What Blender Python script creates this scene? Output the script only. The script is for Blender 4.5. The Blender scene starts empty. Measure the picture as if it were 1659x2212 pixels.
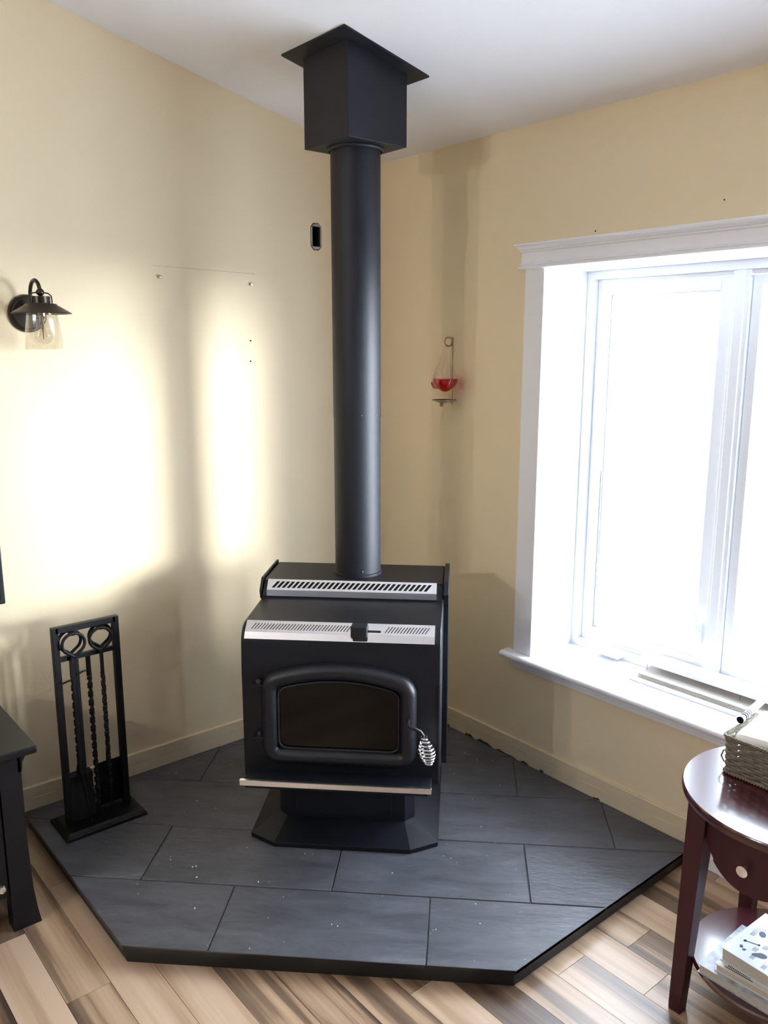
import bpy, bmesh, math, random
from mathutils import Vector, Matrix
random.seed(7)
S = bpy.context.scene
COL = S.collection
R2 = math.sqrt(.5)

# ------------------------------------------------------------------ camera
CAM = Vector((-2.421, -2.942, 1.715)); PITCH = 11.374; YAW = 39.721; F_PX = 1791.9
cd = bpy.data.cameras.new('camera'); cam = bpy.data.objects.new('camera', cd); COL.objects.link(cam)
cd.sensor_fit = 'VERTICAL'; cd.sensor_height = 36.0; cd.lens = 36.0 * F_PX / 2212.0
cd.clip_start = .02; cd.clip_end = 200
cam.location = CAM
cam.rotation_euler = (math.radians(90 - PITCH), 0, math.radians(-YAW))
S.camera = cam

# ------------------------------------------------------------------ world, light, exposure
w = bpy.data.worlds.new('world'); S.world = w; w.use_nodes = True
bg = w.node_tree.nodes['Background']
bg.inputs[0].default_value = (.76, .85, 1.0, 1); bg.inputs[1].default_value = 22.0
S.view_settings.view_transform = 'Standard'; S.view_settings.look = 'None'
S.view_settings.gamma = 1.0; S.view_settings.use_curve_mapping = False
S.view_settings.exposure = 0.3
S.cycles.use_denoising = True
S.cycles.max_bounces = 14; S.cycles.diffuse_bounces = 7; S.cycles.glossy_bounces = 5
S.cycles.transparent_max_bounces = 24; S.cycles.transmission_bounces = 8
S.cycles.sample_clamp_indirect = 12.0

# low hazy sun coming in through the window, wide soft disc
sl = bpy.data.lights.new('low_sun', 'SUN'); sl.energy = 10.5; sl.angle = math.radians(17); sl.color = (.97, .99, 1.0)
so = bpy.data.objects.new('low_sun', sl); COL.objects.link(so); so.location = (6, -9, 3)
so.rotation_euler = Vector((-.545, .838, -.03)).to_track_quat('-Z', 'Y').to_euler()

def portal(name, loc, rot, sx, sy):
    l = bpy.data.lights.new(name, 'AREA'); l.shape = 'RECTANGLE'; l.size = sx; l.size_y = sy
    l.cycles.is_portal = True
    o = bpy.data.objects.new(name, l); COL.objects.link(o); o.location = loc; o.rotation_euler = rot
    return o

# ------------------------------------------------------------------ materials
MATS = {}
def nodes(name):
    m = bpy.data.materials.new(name); m.use_nodes = True; MATS[name] = m
    nt = m.node_tree; b = nt.nodes['Principled BSDF']
    return m, nt, b
def C(r, g, b):      # sRGB 0-255 -> linear
    f = lambda v: (v/255/12.92) if v/255 <= .04045 else ((v/255+.055)/1.055)**2.4
    return (f(r), f(g), f(b), 1)
def pm(name, col, rough=.5, metal=0, nscale=0, namt=.12, bump=0, bscale=60, spec=.5, coat=0):
    m, nt, b = nodes(name)
    b.inputs['Base Color'].default_value = col; b.inputs['Roughness'].default_value = rough
    b.inputs['Metallic'].default_value = metal; b.inputs['Specular IOR Level'].default_value = spec
    if coat: b.inputs['Coat Weight'].default_value = coat; b.inputs['Coat Roughness'].default_value = .12
    if nscale or bump:
        tc = nt.nodes.new('ShaderNodeTexCoord')
    if nscale:
        n = nt.nodes.new('ShaderNodeTexNoise'); n.inputs['Scale'].default_value = nscale; n.inputs['Detail'].default_value = 6
        nt.links.new(tc.outputs['Object'], n.inputs['Vector'])
        mx = nt.nodes.new('ShaderNodeMix'); mx.data_type = 'RGBA'
        mx.inputs[6].default_value = tuple(c*(1-namt) for c in col[:3])+(1,)
        mx.inputs[7].default_value = tuple(min(1, c*(1+namt)) for c in col[:3])+(1,)
        nt.links.new(n.outputs['Fac'], mx.inputs[0]); nt.links.new(mx.outputs[2], b.inputs['Base Color'])
    if bump:
        n2 = nt.nodes.new('ShaderNodeTexNoise'); n2.inputs['Scale'].default_value = bscale; n2.inputs['Detail'].default_value = 4
        nt.links.new(tc.outputs['Object'], n2.inputs['Vector'])
        bp = nt.nodes.new('ShaderNodeBump'); bp.inputs['Strength'].default_value = bump; bp.inputs['Distance'].default_value = .004
        nt.links.new(n2.outputs['Fac'], bp.inputs['Height']); nt.links.new(bp.outputs['Normal'], b.inputs['Normal'])
    return m
def glassy(name, tint, spec_tint=(1, 1, 1, 1), rough=.02, ior=1.45):
    """thin clear glass: transparent plus fresnel reflection"""
    m = bpy.data.materials.new(name); m.use_nodes = True; MATS[name] = m; nt = m.node_tree
    nt.nodes.clear()
    out = nt.nodes.new('ShaderNodeOutputMaterial'); mix = nt.nodes.new('ShaderNodeMixShader')
    tr = nt.nodes.new('ShaderNodeBsdfTransparent'); gl = nt.nodes.new('ShaderNodeBsdfGlossy'); lw = nt.nodes.new('ShaderNodeLayerWeight')
    tr.inputs[0].default_value = tint; gl.inputs[0].default_value = spec_tint; gl.inputs['Roughness'].default_value = rough
    pw_ = nt.nodes.new('ShaderNodeMath'); pw_.operation = 'POWER'; pw_.inputs[1].default_value = 4.0
    ma_ = nt.nodes.new('ShaderNodeMath'); ma_.operation = 'MULTIPLY_ADD'; ma_.inputs[1].default_value = .75; ma_.inputs[2].default_value = .045
    lw.inputs[0].default_value = .5
    nt.links.new(lw.outputs['Facing'], pw_.inputs[0]); nt.links.new(pw_.outputs[0], ma_.inputs[0])
    nt.links.new(ma_.outputs[0], mix.inputs[0]); nt.links.new(tr.outputs[0], mix.inputs[1]); nt.links.new(gl.outputs[0], mix.inputs[2])
    nt.links.new(mix.outputs[0], out.inputs[0])
    return m

WALL = pm('yellow_wall_paint', (.79, .658, .445, 1), .62, nscale=1.3, namt=.03, bump=.12, bscale=180)
GREYW = pm('bounce_cutting_grey', (.20, .21, .23, 1), .6, nscale=1.3, namt=.03)  # dark grey standing in for a dim room, cuts warm bounce
BASEB = pm('yellow_trim_paint', (.70, .585, .40, 1), .55, nscale=6, namt=.08, bump=.3, bscale=40)
CEIL = pm('white_ceiling_paint', (.84, .835, .86, 1), .8, nscale=2, namt=.02, bump=.1, bscale=120)
WHITE = pm('white_trim_paint', (.84, .84, .87, 1), .4, nscale=4, namt=.02)
VINYL = pm('white_vinyl', (.87, .89, .92, 1), .35)
GROUND = pm('pale_ground', (.62, .64, .66, 1), .9, nscale=.8, namt=.1)
GLASS = glassy('window_glass', (.97, .99, .99, 1))
CLEAR = glassy('clear_lamp_glass', (.96, .95, .93, 1), ior=1.5)
REDLIQ = glassy('red_liquid', (.80, .05, .09, 1), ior=1.33)
STOVE = pm('black_stove_paint', (.004, .005, .009, 1), .46, nscale=20, namt=.15, bump=.06, bscale=500, spec=.38)
STOVEM = pm('black_cast_iron', (.0065, .0075, .012, 1), .42, nscale=30, namt=.15, bump=.12, bscale=400)
PIPE = pm('black_pipe_paint', (.006, .007, .013, 1), .54, nscale=12, namt=.12, bump=.04, bscale=600, spec=.42)
DARK = pm('recess_black', (.006, .006, .007, 1), .8)  # black for slots and open box, paints in the shade of recesses
FIREGLASS = pm('ceramic_door_glass', (.006, .005, .004, 1), .10, nscale=5, namt=.5, spec=.25)
NICKEL = pm('brushed_nickel', (.90, .90, .91, 1), .22, 1, nscale=60, namt=.05)
CHROME = pm('chrome', (.85, .85, .86, 1), .12, 1)
STEEL = pm('galvanised_steel', (.45, .45, .46, 1), .45, 1)
IRON = pm('black_wrought_iron', (.004, .004, .0055, 1), .5, bump=.2, bscale=120, spec=.28)
BRONZE = pm('dark_bronze', (.032, .024, .018, 1), .30, .6)
HBASE = pm('black_painted_board', (.012, .013, .013, 1), .5, nscale=9, namt=.2, bump=.1)
GROUT = pm('dark_grout', (.060, .063, .070, 1), .9)
CABINET = pm('black_painted_wood', (.0045, .005, .007, 1), .42, nscale=14, namt=.2, bump=.08, bscale=90, spec=.35)
SCREEN = pm('television_plastic', (.012, .014, .018, 1), .35)
MAHOG = pm('mahogany_stain', (.055, .0085, .012, 1), .24, nscale=9, namt=.25, coat=1.0)
MAHOGL = pm('mahogany_stain_legs', (.050, .010, .014, 1), .42, nscale=9, namt=.25, spec=.35)
PAPER = pm('white_paper', (.86, .86, .84, 1), .7)
PAGES = pm('book_pages', (.52, .485, .42, 1), .8, nscale=200, namt=.15)
SEAGRASS = pm('seagrass_rope', (.20, .165, .125, 1), .85, nscale=70, namt=.4, bump=.4, bscale=200)
COVERA = pm('pale_blue_cover', (.70, .74, .84, 1), .35)
COVERB = pm('cream_cover', (.72, .68, .60, 1), .4)
COVERC = pm('mottled_grey_cover', (.42, .44, .50, 1), .4, nscale=45, namt=.9)
INK = pm('navy_ink', (.03, .045, .10, 1), .5)
BLACKINK = pm('black_ink', (.012, .012, .015, 1), .9, spec=.04)
PINK = pm('coral_ink', (.85, .35, .30, 1), .5)
WHITEPL = pm('white_plastic', (.82, .82, .80, 1), .35)
BRASS = pm('antique_brass', (.40, .34, .24, 1), .35, .9)
BULBMETAL = pm('bulb_cap', (.55, .50, .40, 1), .3, 1)
FILAMENT = pm('bulb_filament', (.35, .25, .12, 1), .4, .6)
CRUMB = pm('plaster_crumb', (.80, .80, .80, 1), .8)
BRISTLE = pm('black_bristle', (.010, .010, .010, 1), .9, bump=.6, bscale=300)

def slate():
    m, nt, b = nodes('slate_tile')
    tc = nt.nodes.new('ShaderNodeTexCoord'); oi = nt.nodes.new('ShaderNodeObjectInfo')
    mp = nt.nodes.new('ShaderNodeMapping'); mp.inputs['Scale'].default_value = (.8, 2.4, 1)
    mr = nt.nodes.new('ShaderNodeMapping'); mr.inputs['Rotation'].default_value = (0, 0, math.radians(45))
    add = nt.nodes.new('ShaderNodeVectorMath'); add.operation = 'ADD'
    sc = nt.nodes.new('ShaderNodeVectorMath'); sc.operation = 'SCALE'; sc.inputs['Scale'].default_value = 40
    nt.links.new(oi.outputs['Random'], sc.inputs[0])
    nt.links.new(tc.outputs['Object'], mr.inputs[0]); nt.links.new(mr.outputs[0], mp.inputs[0]); nt.links.new(mp.outputs[0], add.inputs[0]); nt.links.new(sc.outputs[0], add.inputs[1])
    n = nt.nodes.new('ShaderNodeTexNoise'); n.inputs['Scale'].default_value = 5; n.inputs['Detail'].default_value = 12; n.inputs['Roughness'].default_value = .74
    n.inputs['Distortion'].default_value = .6
    nt.links.new(add.outputs[0], n.inputs['Vector'])
    r = nt.nodes.new('ShaderNodeValToRGB'); e = r.color_ramp.elements
    e[0].position = .30; e[0].color = (.040, .042, .049, 1); e[1].position = .62; e[1].color = (.098, .101, .115, 1)
    e2 = e.new(.74); e2.color = (.17, .178, .20, 1)
    nt.links.new(n.outputs['Fac'], r.inputs[0]); nt.links.new(r.outputs[0], b.inputs['Base Color'])
    b.inputs['Roughness'].default_value = .43
    n2 = nt.nodes.new('ShaderNodeTexNoise'); n2.inputs['Scale'].default_value = 22; n2.inputs['Detail'].default_value = 8
    nt.links.new(add.outputs[0], n2.inputs['Vector'])
    bp = nt.nodes.new('ShaderNodeBump'); bp.inputs['Strength'].default_value = .6; bp.inputs['Distance'].default_value = .004
    nt.links.new(n2.outputs['Fac'], bp.inputs['Height']); nt.links.new(bp.outputs[0], b.inputs['Normal'])
    return m
SLATE = slate()

def plankmat():
    m, nt, b = nodes('laminate_plank')
    L = nt.links.new
    tc = nt.nodes.new('ShaderNodeTexCoord'); oi = nt.nodes.new('ShaderNodeObjectInfo')
    sc = nt.nodes.new('ShaderNodeVectorMath'); sc.operation = 'SCALE'; sc.inputs['Scale'].default_value = 60
    L(oi.outputs['Random'], sc.inputs[0])
    add = nt.nodes.new('ShaderNodeVectorMath'); add.operation = 'ADD'
    L(tc.outputs['Object'], add.inputs[0]); L(sc.outputs[0], add.inputs[1])
    def noise(scale, s, det, dist):
        mp = nt.nodes.new('ShaderNodeMapping'); mp.inputs['Scale'].default_value = scale
        n = nt.nodes.new('ShaderNodeTexNoise'); n.inputs['Scale'].default_value = s; n.inputs['Detail'].default_value = det
        n.inputs['Distortion'].default_value = dist
        L(add.outputs[0], mp.inputs[0]); L(mp.outputs[0], n.inputs['Vector']); return n
    broad = noise((15, .55, 1), 1.0, 3, .25)        # sapwood / heartwood bands
    fine = noise((70, 2.2, 1), 1.6, 7, .2)           # grain
    ma = nt.nodes.new('ShaderNodeMath'); ma.operation = 'MULTIPLY_ADD'; ma.inputs[1].default_value = .22
    L(fine.outputs['Fac'], ma.inputs[0]); L(broad.outputs['Fac'], ma.inputs[2])
    mb = nt.nodes.new('ShaderNodeMath'); mb.operation = 'MULTIPLY_ADD'; mb.inputs[1].default_value = .30; 
    L(oi.outputs['Random'], mb.inputs[0]); L(ma.outputs[0], mb.inputs[2])
    r = nt.nodes.new('ShaderNodeValToRGB'); e = r.color_ramp.elements
    e[0].position = .46; e[0].color = C(74, 58, 47); e[1].position = 1.0; e[1].color = C(200, 174, 148)
    for pos, c in ((.58, C(104, 84, 68)), (.68, C(128, 104, 84)), (.72, C(162, 134, 108)), (.84, C(182, 154, 126))):
        x = e.new(pos); x.color = c
    L(mb.outputs[0], r.inputs[0]); L(r.outputs[0], b.inputs['Base Color'])
    b.inputs['Roughness'].default_value = .33
    return m
PLANK = plankmat()

# ------------------------------------------------------------------ mesh helpers
class MB:
    def __init__(s): s.v = []; s.f = []
    def add(s, vs, fs):
        o = len(s.v); s.v += [tuple(v) for v in vs]; s.f += [tuple(i+o for i in f) for f in fs]; return s
    def box(s, x0, x1, y0, y1, z0, z1, M=None):
        vs = [Vector((x, y, z)) for z in (z0, z1) for y in (y0, y1) for x in (x0, x1)]
        if M: vs = [M @ v for v in vs]
        return s.add(vs, [(0, 2, 3, 1), (4, 5, 7, 6), (0, 1, 5, 4), (2, 6, 7, 3), (0, 4, 6, 2), (1, 3, 7, 5)])
    def loft(s, loops, cap=True, closed=True):
        n = len(loops[0]); o = len(s.v)
        for l in loops: s.v += [tuple(p) for p in l]
        for k in range(len(loops)-1):
            for i in range(n if closed else n-1):
                j = (i+1) % n
                s.f.append((o+k*n+i, o+k*n+j, o+(k+1)*n+j, o+(k+1)*n+i))
        if cap:
            s.f.append(tuple(o+i for i in range(n))[::-1]); s.f.append(tuple(o+(len(loops)-1)*n+i for i in range(n)))
        return s
    def prism(s, poly, d0, d1, fn):
        """poly of 2D points, extruded d0..d1; fn(u,v,d)->xyz"""
        return s.loft([[fn(u, v, d0) for u, v in poly], [fn(u, v, d1) for u, v in poly]])
    def tube(s, pts, r, n=10, closed=False, flat=None, ref=None):
        pts = [Vector(p) for p in pts]; N = len(pts); loops = []
        up = None
        for i, p in enumerate(pts):
            a = pts[(i-1) % N] if (closed or i > 0) else pts[i]; b = pts[(i+1) % N] if (closed or i < N-1) else pts[i]
            t = (b-a).normalized()
            if up is None:
                up = Vector(ref) if ref else (Vector((0, 0, 1)) if abs(t.z) < .9 else Vector((1, 0, 0)))
            if ref: up = Vector(ref)
            u = (up - t*up.dot(t)).normalized(); up = u; v = t.cross(u)
            rr = r[i] if isinstance(r, (list, tuple)) else r
            ru, rv = (rr, rr) if not flat else (rr*flat[0], rr*flat[1])
            loops.append([p + u*math.cos(2*math.pi*k/n)*ru + v*math.sin(2*math.pi*k/n)*rv for k in range(n)])
        if closed: loops.append(loops[0]); return s.loft(loops, cap=False)
        return s.loft(loops)
    def lathe(s, prof, c=(0, 0, 0), n=32, M=None, cap=True):
        loops = []
        for r, z in prof:
            l = [Vector((r*math.cos(2*math.pi*k/n), r*math.sin(2*math.pi*k/n), z)) for k in range(n)]
            loops.append([(M @ p if M else p)+Vector(c) for p in l])
        return s.loft(loops, cap=cap)
    def ball(s, c, r, n=14, sz=1):
        prof = [(max(1e-4, r*math.sin(math.pi*k/n)), -r*sz*math.cos(math.pi*k/n)) for k in range(n+1)]
        return s.lathe(prof, c, n*2)
    def build(s, name, mat, parent=None, smooth=None, bevel=0, solid=0, seg=2, origin=None, merge=False, normals=True):
        me = bpy.data.meshes.new(name)
        bm = bmesh.new()
        vs = [bm.verts.new(v if origin is None else Vector(v)-Vector(origin)) for v in s.v]
        for f in s.f:
            try: bm.faces.new([vs[i] for i in f])
            except ValueError: pass
        if merge: bmesh.ops.remove_doubles(bm, verts=bm.verts, dist=1e-5)
        if normals: bmesh.ops.recalc_face_normals(bm, faces=bm.faces)
        bm.to_mesh(me); bm.free()
        me.materials.append(mat)
        if smooth is not None:
            for p in me.polygons: p.use_smooth = True
            me.set_sharp_from_angle(angle=math.radians(smooth))
        o = bpy.data.objects.new(name, me); COL.objects.link(o)
        if origin is not None: o.location = origin
        if parent: o.parent = parent
        if solid:
            md = o.modifiers.new('solid', 'SOLIDIFY'); md.thickness = solid; md.offset = 0
        if bevel:
            md = o.modifiers.new('bevel', 'BEVEL'); md.width = bevel; md.segments = seg; md.limit_method = 'ANGLE'; md.angle_limit = math.radians(32)
            md.harden_normals = False
        return o
def thing(name, label, cat, loc=(0, 0, 0), rz=0, group=None):
    o = bpy.data.objects.new(name, None); COL.objects.link(o); o.location = loc; o.rotation_euler = (0, 0, rz)
    o.empty_display_size = .05
    o['label'] = label; o['category'] = cat
    if group: o['group'] = group
    return o
def tag(o, label, cat, group=None):
    o['label'] = label; o['category'] = cat
    if group: o['group'] = group
    return o
def struct(o, label):
    o['kind'] = 'structure'; o['label'] = label; return o
def arc(c, r, a0, a1, n, fn):
    return [fn(c[0]+r*math.cos(math.radians(a0+(a1-a0)*k/n)), c[1]+r*math.sin(math.radians(a0+(a1-a0)*k/n))) for k in range(n+1)]

# ================================================================== ROOM SHELL
XW, YS = -4.6, -4.7            # far walls behind / beside the camera
ZC, KC = 2.483, .227           # ceiling height at window wall, slope
HT = .058                      # hearth top
WY0, WY1, WZ0, WZ1 = -.945, -3.12, .517, 1.985     # window opening
WT = .33                       # window wall thickness
ceil = lambda x: ZC - KC*x

# left wall with hole for the electrical box
EX0, EX1, EZ0, EZ1 = -.365, -.321, 2.112, 2.198
m = MB()
fn = lambda u, v, d: (u, d, v)
def wl(x0, x1, z0, z1a, z1b): m.prism([(x0, z0), (x1, z0), (x1, z1b), (x0, z1a)], 0, .14, fn)
wl(XW-.14, EX0, 0, ceil(XW-.14)+.05, ceil(EX0)+.05)
wl(EX0, EX1, 0, EZ0, EZ0); wl(EX0, EX1, EZ1, ceil(EX0)+.05, ceil(EX1)+.05)
wl(EX1, WT, 0, ceil(EX1)+.05, ceil(WT)+.05)
o = struct(m.build('wall_left', WALL), 'yellow painted wall beside the stove with pipe shadow')
m = MB()
def wr(y0, y1, z0, z1): m.box(0, WT, y0, y1, z0, z1)
wr(WY0+.012, 0, 0, ZC); wr(YS, WY1-.012, 0, ZC); wr(WY1-.012, WY0+.012, 0, WZ0-.03); wr(WY1-.012, WY0+.012, WZ1+.02, ZC)
struct(m.build('wall_right', WALL), 'yellow painted wall around the bright window')
# unseen walls behind the camera, coloured dark to cut warm bounce
m = MB(); m.box(XW-.14, XW, YS, 0, 0, ceil(XW)+.05)
struct(m.build('wall_far', GREYW), 'unseen wall opposite the window wall, greyed to cut bounce')
m = MB()
m.prism([(XW-.14, 0), (WT, 0), (WT, ceil(WT)+.05), (XW-.14, ceil(XW-.14)+.05)], YS-.14, YS, fn)
struct(m.build('wall_back', GREYW), 'unseen wall facing the stove corner, greyed to cut bounce')
# sloped ceiling running out into an unseen eave, added to block high sky
m = MB()
m.prism([(XW-.14, ceil(XW-.14)), (1.0, ceil(1.0)), (1.0, ceil(1.0)+.2), (XW-.14, ceil(XW-.14)+.2)], YS-.14, .14, fn)
struct(m.build('ceiling', CEIL), 'white sloping ceiling with stove pipe box')
# floor
m = MB(); m.box(XW-.14, WT, YS-.14, .14, -.12, -.012)
FLOOR = struct(m.build('floor', GROUT), 'striped brown laminate plank floor')
PW = .1205
x_ref = -1.854
k0 = math.ceil((XW - x_ref)/PW); k1 = int((0 - x_ref)/PW)+1
known = {0: -.941, -1: -.59, 11: -1.77}
for k in range(k0, k1):
    x0 = max(XW, x_ref+k*PW); x1 = min(0, x_ref+(k+1)*PW)
    if x1-x0 < .01: continue
    y = known.get(k, -random.uniform(.1, 1.2)); ys = [0]
    while y > 0-.08: y -= 1.2
    t = y
    while t+1.2 < -.05: t += 1.2
    ys = [0] + [t-1.2*i for i in range(5) if t-1.2*i > YS+.05] + [YS]
    for a, b in zip(ys[:-1], ys[1:]):
        q = MB(); c = ((x0+x1)/2, (a+b)/2, -.006)
        q.box(x0+.0007, x1-.0007, b+.0007, a-.0007, -.012, 0)
        q.build('plank', PLANK, FLOOR, origin=c)
# outside ground
m = MB(); m.box(WT, 40, -40, 40, -.7, -.6); struct(m.build('ground', GROUND), 'pale open ground outside the window')
portal('window_portal_right', (WT+.02, (WY0+WY1)/2, (WZ0+WZ1)/2), (0, math.radians(90), 0), WZ1-WZ0, WY0-WY1)

# baseboards : flat board with a routed line and a ragged lower edge
def baseboard(name, fnp, L0, L1, z0, z1, mat, label):
    # profile (depth, z)
    prof = [(0, z0), (.012, z0), (.012, z0+(z1-z0)*.50), (.0085, z0+(z1-z0)*.525), (.012, z0+(z1-z0)*.55), (.012, z1-.002), (.010, z1), (0, z1)]
    n = max(2, int(abs(L1-L0)/.02)); loops = []
    rnd = random.Random(3)
    for i in range(n+1):
        t = L0+(L1-L0)*i/n; j = rnd.uniform(-.0015, .004)
        loops.append([fnp(t, d, z+(j if q < 2 else 0)) for q, (d, z) in enumerate(prof)])
    return struct(MB().loft(loops).build(name, mat), label)
baseboard('baseboard_left', lambda t, d, z: (t, -d, z), -1.70, -.0, HT-.003, .145, BASEB, 'chipped yellow baseboard above the hearth beside the tool set')
baseboard('baseboard_right', lambda t, d, z: (-d, t, z), -.012, -1.675, HT-.003, .145, BASEB, 'chipped yellow baseboard above the hearth below the window')
BR = bpy.data.objects['baseboard_right']; rr = random.Random(5); CHIP = pm('bare_chipped_edge', (.035, .032, .028, 1), .9)
for yc, ln in ((-.06, .05), (-.20, .03), (-.36, .06), (-.48, .03), (-.62, .05), (-.71, .09), (-.83, .11), (-.93, .04), (-1.02, .02), (-1.28, .03)):
    n = 7; top = [rr.uniform(.003, .011) for _ in range(n)]; top[0] = top[-1] = .001
    pl = [(yc-ln/2+ln*i/(n-1), HT+top[i]) for i in range(n)]; pl = [(yc-ln/2, HT)] + pl + [(yc+ln/2, HT)]
    MB().prism(pl, -.0118, -.0132, lambda u, v, d: (d, u, v)).build('chipped_edge', CHIP, BR)
baseboard('baseboard_white', lambda t, d, z: (-d, t, z), -1.68, YS, .002, .09, WHITE, 'white baseboard behind the round side table')
baseboard('baseboard_left_white', lambda t, d, z: (t, -d, z), -1.705, XW, .002, .09, WHITE, 'white baseboard behind the black cabinet')

# ================================================================== WINDOW
# casing, stool, jamb lining
m = MB(); m.box(-.018, 0, WY0-.0, WY0+.088, WZ0, WZ1+.005); struct(m.build('trim_1', WHITE, bevel=.002), 'flat white side casing of the window')
m = MB(); m.box(-.018, 0, WY1-.088, WY1, WZ0, WZ1+.005); struct(m.build('trim_2', WHITE, bevel=.002), 'white side casing at the far end of the window')
# head casing profile (depth, z)
z = WZ1
prof = [(0, z), (.024, z), (.030, z+.003), (.030, z+.009), (.024, z+.012), (.022, z+.014), (.026, z+.016), (.026, z+.02), (.020, z+.023),
        (.020, z+.058), (.026, z+.061), (.026, z+.066), (.030, z+.068), (.036, z+.078), (.044, z+.083), (.044, z+.088), (0, z+.088)]
y0, y1 = WY0+.105, WY1-.105
loops = []
for yy, sg in ((y0, 1), (y1, -1)):
    loops.append([(-d, yy+sg*(d-.02)*(.9 if d > .021 else 0), zz) for d, zz in prof])
struct(MB().loft(loops).build('trim_3', WHITE), 'white moulded head casing with crown above the window')
# stool with rounded nose + apron moulding
m = MB()
prof = [(-.0, WZ0), (.045, WZ0)] + [(.045+.012*math.sin(a), WZ0-.012+.012*math.cos(a)) for a in [math.pi*k/8 for k in range(1, 8)]] + [(.045, WZ0-.024), (0, WZ0-.024)]
m.loft([[(-d, WY0+.128, zz) for d, zz in prof], [(-d, WY1-.128, zz) for d, zz in prof]])
struct(m.build('trim_4', WHITE, smooth=50), 'white rounded window stool nosing')
prof = [(0, WZ0-.024), (.034, WZ0-.024), (.034, WZ0-.030), (.027, WZ0-.033), (.027, WZ0-.040), (.020, WZ0-.044), (.020, WZ0-.050), (.014, WZ0-.054), (.012, WZ0-.066), (0, WZ0-.066)]
struct(MB().loft([[(-d, WY0+.105, zz) for d, zz in prof], [(-d, WY1-.105, zz) for d, zz in prof]]).build('trim_5', WHITE), 'stepped white apron moulding under the window stool')
m = MB(); m.box(0, .25, WY1, WY0, WZ0-.03, WZ0); struct(m.build('trim_6', WHITE), 'white deep window sill board')
m = MB(); m.box(-.001, .25, WY0, WY0+.0119, WZ0, WZ1); struct(m.build('trim_7', WHITE), 'white window jamb board nearest the stove')
m = MB(); m.box(-.001, .25, WY1-.0119, WY1, WZ0, WZ1); struct(m.build('trim_8', WHITE), 'white window jamb board at the far end')
m = MB(); m.box(-.001, .25, WY1, WY0, WZ1, WZ1+.02); struct(m.build('trim_9', WHITE), 'white window head jamb board')

def ring(mm, y0, y1, z0, z1, wd, x0, x1):
    """rectangular frame, outer y0>y1"""
    mm.box(x0, x1, y0-wd, y0, z0, z1); mm.box(x0, x1, y1, y1+wd, z0, z1)
    mm.box(x0, x1, y1+wd, y0-wd, z0, z0+wd); mm.box(x0, x1, y1+wd, y0-wd, z1-wd, z1)
win = bpy.data.objects.new('window_1', None); COL.objects.link(win); win['kind'] = 'structure'; win['label'] = 'bright white vinyl casement window with deep sill'
MUL = -1.545
m = MB(); ring(m, WY0, WY1, WZ0, WZ1, .030, .235, .32); ring(m, WY0-.030, WY1+.030, WZ0+.030, WZ1-.03, .014, .262, .31)
m.build('window_frame', VINYL, win, bevel=.002)
m = MB(); m.box(.245, .32, MUL-.030, MUL+.030, WZ0+.03, WZ1-.03); m.box(.237, .246, MUL-.016, MUL+.016, WZ0+.03, WZ1-.03)
m.build('mullion', VINYL, win, bevel=.002)
# casement sash on the stove side, fixed sash beyond
s = MB(); ring(s, WY0-.047, MUL+.033, WZ0+.047, WZ1-.047, .042, .258, .30); ring(s, WY0-.089, MUL+.075, WZ0+.089, WZ1-.089, .010, .268, .29)
sash = s.build('casement_sash', VINYL, win, bevel=.002)
g = MB(); g.box(.277, .283, MUL+.084, WY0-.098, WZ0+.098, WZ1-.098); g.build('pane', GLASS, sash)
MUL2 = 2*(WY0+WY1)/2-MUL
m = MB(); m.box(.245, .32, MUL2-.030, MUL2+.030, WZ0+.03, WZ1-.03); m.box(.237, .246, MUL2-.016, MUL2+.016, WZ0+.03, WZ1-.03)
m.build('mullion', VINYL, win, bevel=.002)
s = MB(); ring(s, MUL-.033, MUL2+.033, WZ0+.047, WZ1-.047, .032, .258, .30)
sash2 = s.build('fixed_sash', VINYL, win, bevel=.002)
g = MB(); g.box(.277, .283, MUL2+.064, MUL-.064, WZ0+.078, WZ1-.078); g.build('pane', GLASS, sash2)
s = MB(); ring(s, MUL2-.033, WY1+.047, WZ0+.047, WZ1-.047, .042, .258, .30)
sash3 = s.build('casement_sash', VINYL, win, bevel=.002)
g = MB(); g.box(.277, .283, WY1+.088, MUL2-.074, WZ0+.088, WZ1-.088); g.build('pane', GLASS, sash3)
# black seal line of the casement, crank cover and lock lever
m = MB(); m.box(.2555, .2585, WY0-.0905, WY0-.0875, WZ0+.09, WZ0+.72); m.build('seal', pm('grey_seal', C(90, 92, 105), .7), sash)
m = MB(); m.prism([(-1.095, .530), (-1.20, .530), (-1.205, .540), (-1.19, .553), (-1.105, .562), (-1.095, .552)], .19, .237, lambda u, v, d: (d, u, v))
m.build('crank_handle', VINYL, win, bevel=.004)
m = MB(); m.box(.245, .259, MUL+.045, MUL+.072, .665, .745); lk = m.build('lock_plate', VINYL, win, bevel=.002)
m = MB(); m.box(.225, .246, MUL+.052, MUL+.064, .70, .74, None); m.box(.222, .232, MUL+.052, MUL+.064, .715, .78); m.build('lock_lever', VINYL, lk, bevel=.002)
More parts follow.
